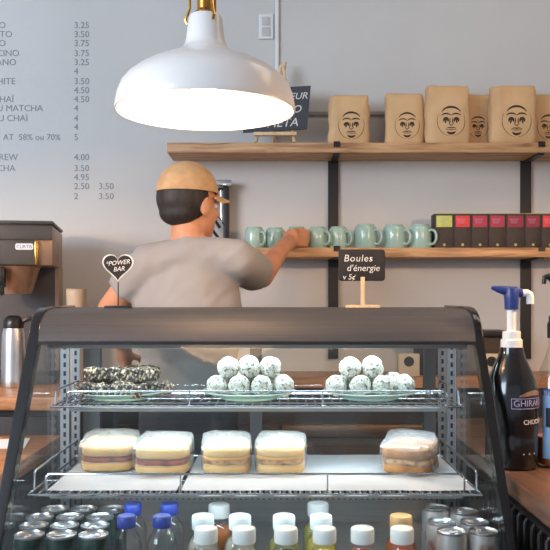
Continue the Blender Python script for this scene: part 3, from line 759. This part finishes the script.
# easel and chalkboard on the upper shelf
d = 3.05
o = thing('tabletop_easel', 'small pale wooden easel on the upper shelf behind the lamp', 'easel', (PX(277, d), d, ZU1 + .0005))
bz = ZU1 + .0006
B().tube([P(255.5, 142.2, d), P(258, 133, d + .006), P(281, 66, d + .07)], .0065, 6).build('leg', M['pale'], o, True, angle=30)
B().tube([P(294.5, 142.2, d), P(292.5, 133, d + .006), P(283, 66, d + .07)], .0065, 6).build('leg', M['pale'], o, True, angle=30)
q = P(285, 61, d + .07)
B().tube([(PX(272, d), d + .135, bz + .004), (q.x, d + .078, q.z)], .007, 6).build('rear_leg', M['pale'], o, True, angle=30)
z_ = PZ(134.5, d); B().b2(PX(254, d), PX(296.5, d), d - .022, d + .002, z_ - .007, z_ + .006, .0015).build('ledge', M['pale'], o, True)
tilt = Matrix.Rotation(-.2, 3, 'X') @ Matrix.Rotation(.075, 3, 'Y')
o = thing('chalkboard', 'dark chalkboard with white lettering leaning on the small easel', 'chalkboard', (PX(275, d), d - .004, z_ + .0075))
hw, hh = .122, .174
o.rotation_euler = Matrix.Rotation(-.16, 3, 'X').to_euler()
def tb(x, z): return (x + z * .09, z - x * -.0 + x * .06 + .0055)
B().prism([tb(-hw, 0), tb(hw, .0), tb(hw, hh), tb(-hw, hh)], 'Y', -.003, .003).build('board', M['chalkg'], o, smooth=False)
def bt(X, Y): return lambda v: Vector((tb(X + v.x, Y + v.y)[0], -.0034 - v.z, tb(X + v.x, Y + v.y)[1]))
B().text('TEUR', .038, bt(.114, .122), 'RIGHT', .15).text('O', .042, bt(.094, .068), 'RIGHT', .15).text('META', .047, bt(.086, .014), 'RIGHT', .15).build('lettering', M['chalkw'], o, smooth=False)

# wall bracket behind the person
d = 3.15; x = PX(226, d)
o = thing('wall_bracket', 'black bracket with chrome cap and diagonal strut on the wall', 'bracket', (x, WALL, PZ(300, d)))
B().b2(x - .011, x + .011, d - .012, WALL - .001, PZ(290, d), PZ(187, d), .002).build('post', M['black'], o, True)
B().b2(PX(212, d), PX(232, d), d - .03, d + .03, PZ(187, d), PZ(181, d), .003).build('cap_plate', M['chrome'], o, True)
b = B()
for k in (0, 1):
    b.tube([P(197 - k * 5, 193 + k * 10, d - .04), P(220 - k * 0, 228 + k * 12, d - .01)], .006, 8)
b.tube([P(197, 193, d - .04), P(223, 189, d)], .006, 8).tube([P(192, 203, d - .04), P(197, 193, d - .04)], .006, 8)
b.build('strut', M['black'], o, True)
B().tube([P(203, 192, d - .042), P(224, 225, d - .012)], .003, 8).tube([P(221, 190, d - .014), P(221, 222, d - .014)], .004, 8).build('chrome_rod', M['chrome'], o, True)

# ------------------------------------------------------------------ pendant lamp
d = 1.70; lx = PX(205.5, d); lz = PZ(112, d)
o = thing('pendant_lamp', 'white enamel dome pendant lamp glowing above the display case', 'lamp', (lx, d, lz))
outer = [(.19, 0), (.191, .004), (.1892, .016), (.1856, .0345), (.178, .0535), (.1658, .0687), (.146, .0845), (.121, .0987), (.0915, .1113), (.0652, .1227), (.0506, .1321), (.044, .1429), (.0411, .1556), (.039, .1725), (.036, .1975), (.033, .2035)]
inn = [(r - .003, z - .002 if i else z) for i, (r, z) in enumerate(outer)]
B().lathe(outer + [(0, .2035), (0, .1995)] + inn[::-1] + [outer[0]], 72).build('shade', M['shade'], o, angle=60)
B().lathe([(0, .072), (.014, .068), (.026, .056), (.0305, .042), (.028, .027), (.018, .015), (0, .010)], 32).build('bulb', M['lampw'], o)
B().lathe([(0, .19), (.02, .19), (.02, .075), (.014, .07), (0, .07)], 24).build('socket', M['white'], o)
B().lathe([(0, .2045), (.022, .2045), (.024, .210), (.018, .217), (.018, .26), (.025, .265), (.025, .29), (.012, .3), (0, .3)], 28).build('brass_fitting', M['brass'], o)
for k in range(3):
    a = 2 * PI * k / 3 + .5 + PI / 6; c, s = math.cos(a), math.sin(a)
    B().tube([(c * .0385, s * .0385, .186), (c * .043, s * .043, .194), (c * .038, s * .038, .208), (c * .034, s * .034, .22), (c * .034, s * .034, .27), (c * .022, s * .022, .284)], .0032, 8).build('clip_arm', M['brass'], o)
B().cyl((0, 0, .3), (0, 0, 3.0 - lz - .03), .0035).build('cord', M['white'], o)
B().lathe([(0, 3.0 - lz - .03), (.045, 3.0 - lz - .03), (.05, 3.0 - lz - .001), (0, 3.0 - lz - .001)], 28).build('ceiling_rose', M['white'], o)
pl_ = bpy.data.lights.new('pendant_bulb_light', 'POINT'); pl_.energy = 9; pl_.color = (1, .62, .34); pl_.shadow_soft_size = .03
for k, lab in ((-1.15, 'white enamel pendant lamp hanging left of the glowing one, outside the picture'), (0, ''), (1.15, 'white enamel pendant lamp hanging right of the glowing one, outside the picture')):
    po = bpy.data.objects.new('pendant_bulb_light', pl_.copy()); po.data.energy = 30 if k else 7.5; COL.objects.link(po); po.location = (lx + k, d, lz - .002)
    if k: dup(o, (lx + k, d, lz), 0, lab, 'pendant lamps')
o['group'] = 'pendant lamps'

# ------------------------------------------------------------------ coffee brewer, carafe, cup
o = thing('coffee_brewer', 'tall slate and bronze coffee brewer on the worktop against the wall', 'coffee brewer', (-.985, 2.8375, CT + .0006), math.radians(9.6))
B().b2(-.21, .21, -.175, .175, 0, .03, .004).build('base', M['slate'], o)
B().b2(-.205, .195, .03, .174, .0305, .40).build('column', M['slate'], o, smooth=False)
B().b2(.1955, .209, .025, .174, .0305, .40).build('side_panel', M['bronze'], o, smooth=False)
B().b2(-.208, .208, -.172, .172, .4005, .535, .004).build('head', M['bronze'], o)
B().b2(-.21, .21, -.175, .175, .5395, .551, .004).build('lid', M['slate'], o)
B().b2(-.205, .2, -.168, .168, .535, .5395).build('seam', M['black'], o, smooth=False)
fp = B().b2(-.208, .150, -.180, -.1725, .402, .485, .003).b2(-.208, .207, -.1795, -.1725, .486, .533, .002).build('front_panel', M['slate'], o)
B().b2(.151, .163, -.186, -.173, .402, .482, .003).build('trim_bar', M['brass'], o)
lb = B().prism(rrect(.088, .146, .4525, .4735, .006), 'Y', -.1818, -.1802).build('logo_plate', M['paper'], o, smooth=False)
B().text('CURTIS', .0155, facing(.117, -.1820, .4575), 'CENTER').build('logo_lettering', M['deepblue'], lb, smooth=False)
B().lathe([(0, .305), (.05, .305), (.052, .31), (.078, .395), (.082, .3995), (0, .3995)], 36, (.08, -.09, 0)).build('brew_basket', M['bronze'], o)
B().box((.045, -.185, .36), (.022, .05, .07), None, .006).box((.045, -.2, .325), (.02, .02, .05), None, .005).build('basket_handle', M['blackp'], o)

cx_, cd = PX(13.5, 2.9), 2.88
o = thing('thermal_carafe', 'stainless thermal carafe with black top below the brewer', 'carafe', (cx_, 2.55, CT + .0006))
B().lathe([(0, 0), (.038, 0), (.0405, .004), (.0405, .02), (.0395, .03), (.038, .1), (.036, .15), (.032, .168), (0, .168)], 36).build('body', M['steel'], o)
B().lathe([(0, .169), (.033, .169), (.034, .18), (.030, .195), (.018, .204), (0, .206)], 32).build('lid', M['blackp'], o)
B().tube([(.030, 0, .188), (.055, 0, .198), (.066, 0, .185), (.064, 0, .1), (.056, 0, .05), (.0395, 0, .04)], .007, 8).build('handle', M['blackp'], o)
o.location = (PX(13.5, 2.62), 2.62, CT + .0006); o.scale = (1, 1, 1.14)

d = 2.75
o = thing('paper_cup', 'small cream paper cup on the worktop beside the brewer', 'cup', (PX(70.5, 2.72), 2.72, CT + .0006))
hc = PZ(289, 2.72) - CT
B().lathe([(0, .004), (.026, .003), (.026, 0), (.0275, 0), (.034, hc - .003), (.0355, hc - .0015), (.0345, hc), (.033, hc - .002), (.0262, .006), (0, .006)], 32).build('cup_wall', M['cream'], o)
o.location.x = -.675

# ------------------------------------------------------------------ right counter: sauce pump and syrup
def wrap_text(R, zc, off=0): return lambda v: Vector(((R + v.z) * math.sin((v.x + off) / R), -(R + v.z) * math.cos((v.x + off) / R), zc + v.y))
d = 1.85; bx = PX(511.5, d)
o = thing('sauce_pump_bottle', 'black sauce bottle with white collar and blue pump on the counter', 'bottle', (bx, d, SC + .0006))
zz = lambda py: PZ(py, d) - SC - .0006
R = .0595
B().lathe([(0, .003), (.05, 0), (.056, .002), (R, .008), (R, zz(437)), (.0575, zz(433)), (R, zz(429)), (R, zz(396)), (.058, zz(388)), (.0525, zz(378)), (.042, zz(367)), (.031, zz(357)), (.0275, zz(351)), (.0265, zz(347)), (0, zz(347))], 48).build('bottle_body', M['gloss'], o)
B().lathe([(0, zz(347)), (.0245, zz(347)), (.0245, zz(340)), (.0205, zz(338.5)), (.0205, zz(331.5)), (.017, zz(331)), (0, zz(331))], 36).build('collar', M['white'], o)
B().cyl((0, 0, zz(331)), (0, 0, zz(308)), .0105).build('stem', M['white'], o)
hd = B().lathe([(0, zz(309.5)), (.0155, zz(309.5)), (.0165, zz(300)), (.0175, zz(292)), (.015, zz(288.5)), (0, zz(287.5))], 32)
hd.tube([(.012, 0, zz(291.5)), (-.012, 0, zz(291)), (-.032, 0, zz(289)), (-.046, 0, zz(287.5))], [.0115, .0115, .008, .004], 12)
hd.tube([(.01, 0, zz(293)), (.024, 0, zz(293))], .0105, 14)
hd.build('pump_head', M['blue'], o)
B().tube([(.022, 0, zz(293)), (.037, 0, zz(293)), (.0415, 0, zz(294.2)), (.043, 0, zz(297)), (.043, 0, zz(304))], .0085, 14).build('nozzle', M['white'], o)
b = B()
fr = .0008
for (u0, u1, v0, v1) in ((-.018, .10, .161, .1625), (-.018, .10, .1385, .14), (-.018, -.0165, .1385, .1625), (.0985, .10, .1385, .1625)):
    n = 14
    vs = []
    for k in range(n + 1):
        u = u0 + (u1 - u0) * k / n
        vs.append([b.bm.verts.new(wrap_text(R + fr, 0)(Vector((u, v, 0)))) for v in (v0, v1)])
    for k in range(n): b.bm.faces.new([vs[k][0], vs[k + 1][0], vs[k + 1][1], vs[k][1]])
b.text('GHIRARDELLI', .0205, wrap_text(R + fr, .1445, -.0135))
b.build('brand_lettering', M['purple'], o, smooth=False)
b = B().text('CHOCOLATE', .0148, wrap_text(R + fr, .104, .0095)).text('. . .', .03, wrap_text(R + fr, .036, .007))
b.build('label_lettering', M['chalkw'], o, smooth=False)
n = 14; b = B()
rv = [[b.bm.verts.new(wrap_text(R + fr, 0)(Vector((.0 + .08 * k / n, zv, 0)))) for zv in (.1685 - .006 * abs(k / n - .5), .1685 + .012 * math.sin(PI * k / n))] for k in range(n + 1)]
for k in range(n): b.bm.faces.new([rv[k][0], rv[k + 1][0], rv[k + 1][1], rv[k][1]])
b.build('label_emblem', M['bronze'], o, smooth=False)

d = 1.86; bx = .651
o = thing('syrup_bottle', 'clear syrup bottle with pale blue label at the right edge of the counter', 'bottle', (bx, d, SC + .0006))
R = .043
B().lathe([(0, .004), (.036, 0), (R - .001, .003), (R, .01), (R, zz(392)), (.041, zz(383)), (.034, zz(370)), (.022, zz(357)), (.0155, zz(347)), (.0145, zz(338))], 40).build('bottle_body', M['bottle'], o)
B().lathe([(0, .005), (R - .003, .005), (R - .002, .012), (R - .002, zz(436)), (0, zz(436))], 36).build('syrup', M['amber'], o)
def band(z0, z1, rr, u0=-1.25, u1=1.25, n=24):
    b = B(); v = [[b.bm.verts.new((rr * math.sin(u0 + (u1 - u0) * k / n), -rr * math.cos(u0 + (u1 - u0) * k / n), z)) for z in (z0, z1)] for k in range(n + 1)]
    for k in range(n): b.bm.faces.new([v[k][0], v[k + 1][0], v[k + 1][1], v[k][1]])
    return b
lbp = band(zz(456), zz(388), R + .0005, -1.0, 1.0).build('label', M['bluelabel'], o)
band(zz(393.5), zz(387), R + .0010, -1.0, 1.0).build('label_header', M['deepblue'], lbp)
band(zz(425), zz(406), R + .0010, -.8, 1.0).build('label_band', M['blackp'], lbp)
B().text('SUGAR', .012, wrap_text(R + .0013, zz(393), -.0405)).text('1883', .036, wrap_text(R + .0013, zz(422), -.031)).build('label_lettering', M['chalkw'], lbp, smooth=False)
b = B()
for cu, cv in ((-.018, zz(400)), (-.014, zz(434)), (-.022, zz(441))):
    for k in range(6):
        a = k * PI / 3
        pts = [(cu + .0095 * math.cos(a + t_) * q_, cv + .0095 * math.sin(a + t_) * q_) for t_, q_ in ((0, .15), (.35, .7), (0, 1.05), (-.35, .7))]
        b.bm.faces.new([b.bm.verts.new(wrap_text(R + .0012, 0)(Vector((u, v_, 0)))) for u, v_ in pts])
b.build('label_flowers', M['flower'], lbp, smooth=False)
B().lathe([(0, zz(338)), (.0175, zz(338)), (.0175, zz(324)), (.014, zz(321)), (.014, zz(316)), (.006, zz(315)), (.006, zz(288)), (.0, zz(287))], 28).build('pump_collar', M['blackp'], o)
B().tube([(.012, 0, zz(281)), (-.004, 0, zz(280)), (-.016, 0, zz(276)), (-.024, 0, zz(277)), (-.026, 0, zz(284))], [.009, .0095, .0075, .006, .005], 12).cyl((0, 0, zz(290)), (0, 0, zz(280)), .0085).build('pump_head', M['blackp'], o)

# things on the back worktop at the right
d = 3.07
x0, x1 = PX(418, d), PX(503, d)
o = thing('storage_box', 'low dark brown box with overhanging lid behind the pump bottle', 'box', ((x0 + x1) / 2, d, CT + .0006))
B().b2(x0, x1, 3.02, 3.17, CT + .0008, PZ(337, 3.02), .003).build('body', M['darkbox'], o, True)
B().b2(x0 - .012, x1 + .012, 3.008, 3.18, PZ(336.7, 3.01), PZ(331, 3.01), .002).build('lid', M['black'], o, True)
for px, d, lab in ((409, 2.978, 'cream carton with a black dot seen through the case glass'), (491.5, 2.978, 'cream carton with a black dot between case and pump bottle')):
    o = thing('carton', lab, 'carton', (PX(px, d), d + .016, CT + .0006), 0, 'cream cartons on the back worktop')
    B().box((0, 0, .0415), (.079, .034, .083), None, .002).build('card_body', M['cream'], o)
    B().cyl((0, -.0169, .055), (0, -.0178, .055), .019, None, 24).build('printed_dot', M['black'], o)

# ------------------------------------------------------------------ the person
def bake(b, name, m, parent, voxel, smooth=4, factor=.5):
    bmesh.ops.recalc_face_normals(b.bm, faces=b.bm.faces[:])
    me = bpy.data.meshes.new('tmp'); b.bm.to_mesh(me); b.bm.free()
    t_ = bpy.data.objects.new('tmp', me); COL.objects.link(t_)
    r = t_.modifiers.new('r', 'REMESH'); r.mode = 'VOXEL'; r.voxel_size = voxel
    sm = t_.modifiers.new('s', 'SMOOTH'); sm.iterations = smooth; sm.factor = factor
    me2 = bpy.data.meshes.new_from_object(t_.evaluated_get(bpy.context.evaluated_depsgraph_get()))
    bpy.data.objects.remove(t_); bpy.data.meshes.remove(me)
    me2.name = name
    for v in me2.vertices: v.co -= parent.location
    for p in me2.polygons: p.use_smooth = True
    me2.materials.clear()
    return link(name, me2, m, parent)
V = Vector
per = thing('person', 'person in grey T-shirt and tan cap, back turned, reaching for a mug', 'person', (-.265, 2.45, .0006))
SL, SR = V((-.385, 2.43, 1.526)), V((-.118, 2.43, 1.54))
EL, WL = V((-.515, 2.50, 1.39)), V((-.52, 2.72, 1.265))
ER, WR = V((-.045, 2.675, 1.497)), V((.030, 2.885, 1.607))
mugc = V((PX(296.5, 3.06), 3.06, 0)); mr = .0385
fd = V((.62, .78, 0)).normalized(); sd = V((fd.y, -fd.x, 0))          # where the head faces, and its right side
HC = V((-.262, 2.475, 1.715))
hm = Matrix((( sd.x, fd.x, 0), (sd.y, fd.y, 0), (0, 0, 1)))            # local x = side, y = forward
def H(x, y, z): return HC + sd * x + fd * y + V((0, 0, z))
b = B()
b.ball((-.262, 2.45, 1.36), (.155, .098, .21), 24).ball((-.265, 2.455, 1.12), (.138, .09, .2), 24).ball((-.265, 2.465, .93), (.155, .105, .13), 24)
b.capsule(SL, (-.262, 2.44, 1.555), .056, .062).capsule((-.262, 2.44, 1.555), SR, .062, .056)
b.capsule((-.262, 2.445, 1.55), H(0, -.015, -.06), .058, .05)
b.capsule(SL, EL, .052, .040).capsule(EL, WL, .040, .027).capsule(SR, ER, .052, .041).capsule(ER, WR, .041, .028)
for sx in (-.355, -.175):
    b.capsule((sx, 2.465, .88), (sx, 2.45, .5), .082, .056).capsule((sx, 2.45, .5), (sx, 2.475, .1), .054, .036).capsule((sx, 2.475, .06), (sx, 2.60, .035), .034, .028)
# head and face
b.ball(H(0, -.012, .022), (.077, .094, .096), 24, hm).ball(H(0, .022, -.035), (.062, .068, .083), 24, hm).ball(H(0, .05, -.085), (.038, .036, .03), 16, hm)
b.capsule(H(0, .092, .01), H(0, .112, -.028), .009, .0125, 10).ball(H(.011, .1, -.032), (.008,) * 3, 10).ball(H(-.011, .1, -.032), (.008,) * 3, 10)
b.capsule(H(-.02, .083, -.063), H(.02, .083, -.063), .0065, .0065, 10).capsule(H(-.018, .081, -.073), H(.018, .081, -.073), .007, .007, 10)
b.capsule(H(-.04, .075, .022), H(.04, .075, .022), .012, .012, 10)
for sx in (-1, 1): b.ball(H(sx * .076, -.012, -.015), (.009, .022, .032), 14, hm).ball(H(sx * .036, .062, -.03), (.022, .02, .02), 12, hm)
# right hand closing round the mug
pc = V((mugc.x - .022, mugc.y - .085, 1.642))
b.capsule(WR, pc + V((-.010, -.012, -.012)), .028, .030)
b.ball(pc, (.034, .020, .038), 18, Matrix.Rotation(-.35, 3, 'Z'))
def around(a, r, z): return V((mugc.x + math.cos(math.radians(a)) * r, mugc.y + math.sin(math.radians(a)) * r, z))
for z, l in ((1.678, 1.0), (1.660, 1.1), (1.642, 1.04), (1.625, .82)):
    ps = [pc + V((.006, -.004, z - 1.648)), around(-92, mr + .030, z), around(-92 + 30 * l, mr + .020, z - .001), around(-92 + 52 * l, mr + .0125, z - .002), around(-92 + 68 * l, mr + .009, z - .003)]
    for q_, r0, r1 in zip(zip(ps, ps[1:]), (.011, .0105, .0095, .009), (.0105, .0095, .009, .0078)): b.capsule(q_[0], q_[1], r0, r1, 10)
ps = [pc + V((-.016, -.004, -.012)), around(-128, mr + .028, 1.650), around(-142, mr + .018, 1.664), around(-156, mr + .011, 1.672)]
for q_, r0, r1 in zip(zip(ps, ps[1:]), (.014, .0115, .010), (.0115, .010, .0085)): b.capsule(q_[0], q_[1], r0, r1, 10)
# left hand, relaxed
dl = (WL - EL).normalized(); pcl = WL + V((.002, .045, -.045))
b.capsule(WL, pcl, .027, .030)
b.ball(pcl + V((0, .012, -.014)), (.018, .038, .036), 16, Matrix.Rotation(-.7, 3, 'X'))
for k, (l, off) in enumerate(((.92, .024), (1.0, .008), (.95, -.008), (.76, -.023))):
    p0 = pcl + V((.004 - abs(off) * .1, .028 + off * .8, -.034 + off * .8)); p1 = p0 + V((.006, .024, -.036)) * l; p2 = p1 + V((.012, .008, -.026)) * l; p3 = p2 + V((.014, -.006, -.016)) * l
    for q_, r0, r1 in (((p0, p1), .0105, .0095), ((p1, p2), .0095, .0088), ((p2, p3), .0088, .0076)): b.capsule(q_[0], q_[1], r0, r1, 10)
p0 = pcl + V((.012, .012, .006)); p1 = p0 + V((.03, .018, -.012)); p2 = p1 + V((.012, .022, -.02))
b.capsule(p0, p1, .0135, .011, 10).capsule(p1, p2, .011, .0085, 10)
bake(b, 'body', M['skin'], per, .0052, 3)
# clothes
b = B()
b.ball((-.262, 2.45, 1.355), (.172, .116, .225), 24).ball((-.265, 2.455, 1.19), (.16, .112, .13), 24)
b.capsule(SL, (-.262, 2.44, 1.548), .067, .072).capsule((-.262, 2.44, 1.548), SR, .072, .067)
b.capsule((-.262, 2.44, 1.545), (-.26, 2.45, 1.578), .068, .056)
b.cyl(SL, SL.lerp(EL, .62), .066, .06, 20).ball(SL, (.066,) * 3).cyl(SR, SR.lerp(ER, .84), .067, .061, 20).ball(SR, (.067,) * 3)
sh = bake(b, 'shirt', M['shirt'], per, .009, 6)
for v in sh.data.vertices:
    q = v.co
    f_ = noise.noise(Vector((q.x * 9 + q.z * 7, q.y * 6, q.z * 3 - q.x * 6))); f2 = noise.noise(Vector((q.x * 16 - q.z * 13, 4, q.z * 8 + q.x * 5)))
    v.co = q + v.normal * (f_ * .009 + abs(f2) * -.007)
b = B(); b.ball((-.265, 2.465, .92), (.166, .116, .15), 24).capsule((-.31, 2.458, .95), (-.31, 2.456, 1.08), .112, .108).capsule((-.22, 2.458, .95), (-.22, 2.456, 1.08), .112, .108)
for sx in (-.355, -.175): b.capsule((sx, 2.465, .86), (sx, 2.45, .5), .092, .072).capsule((sx, 2.45, .5), (sx, 2.475, .12), .072, .06)
bake(b, 'trousers', M['jeans'], per, .011, 4)
for sx in (-.355, -.175):
    b = B().capsule((sx, 2.455, .045), (sx, 2.62, .036), .044, .036).b2(sx - .036, sx + .036, 2.42, 2.64, .002, .03, .008)
    bake(b, 'shoe', M['shoe'], per, .008, 3)
b = B().ball(H(0, -.03, .015), (.083, .085, .085), 24, hm).ball(H(0, -.05, -.032), (.066, .055, .042), 20, hm)
bake(b, 'hair', M['hair'], per, .006, 3)
b = B(); n = 40; rings = []
for k in range(13):
    a = PI / 2 * k / 12
    rr, zz_ = math.cos(a), math.sin(a)
    rings.append([b.bm.verts.new(H(.086 * rr * math.cos(2 * PI * i / n), -.012 + .105 * rr * math.sin(2 * PI * i / n), .032 + .098 * zz_ - .012 * math.sin(2 * PI * i / n) * rr * 0)) for i in range(n)] if k < 12 else [b.bm.verts.new(H(0, -.012, .130))])
for A, C_ in zip(rings, rings[1:]):
    for i in range(n): b.bm.faces.new([A[i], A[(i + 1) % n]] + ([C_[(i + 1) % n], C_[i]] if len(C_) > 1 else [C_[0]]))
bmesh.ops.recalc_face_normals(b.bm, faces=b.bm.faces[:]); bmesh.ops.solidify(b.bm, geom=b.bm.faces[:], thickness=.004)
cp = b.build('cap', M['cap'], per, True, angle=50)
b = B(); top = []; bot = []
nu, nv = 16, 6
for j in range(nv + 1):
    rt = []; rb = []
    for i in range(nu + 1):
        a = math.radians(20 + 140 * i / nu); f = j / nv
        x_ = math.cos(a) * (.084 + .0 * f); y_ = -.012 + math.sin(a) * .1 + f * .07 * math.sin(a) ** .7
        z_ = .036 - f * .012 - .02 * (x_ / .08) ** 2
        rt.append(b.bm.verts.new(H(x_, y_, z_))); rb.append(b.bm.verts.new(H(x_, y_, z_ - .004)))
    top.append(rt); bot.append(rb)
for j in range(nv):
    for i in range(nu):
        b.bm.faces.new([top[j][i], top[j][i + 1], top[j + 1][i + 1], top[j + 1][i]]); b.bm.faces.new([bot[j][i], bot[j + 1][i], bot[j + 1][i + 1], bot[j][i + 1]])
for i in range(nu): b.bm.faces.new([top[nv][i], top[nv][i + 1], bot[nv][i + 1], bot[nv][i]])
for j in range(nv):
    b.bm.faces.new([top[j][0], top[j + 1][0], bot[j + 1][0], bot[j][0]]); b.bm.faces.new([top[j][nu], bot[j][nu], bot[j + 1][nu], top[j + 1][nu]])
b.build('brim', M['cap'], cp, False, angle=50)
for ch in cp.children:
    ch.location = -per.location
for sx in (-1, 1):
    e_ = B().ball(H(sx * .031, .077, .002), (.0125,) * 3, 14).build('eye', M['white'], per, True)
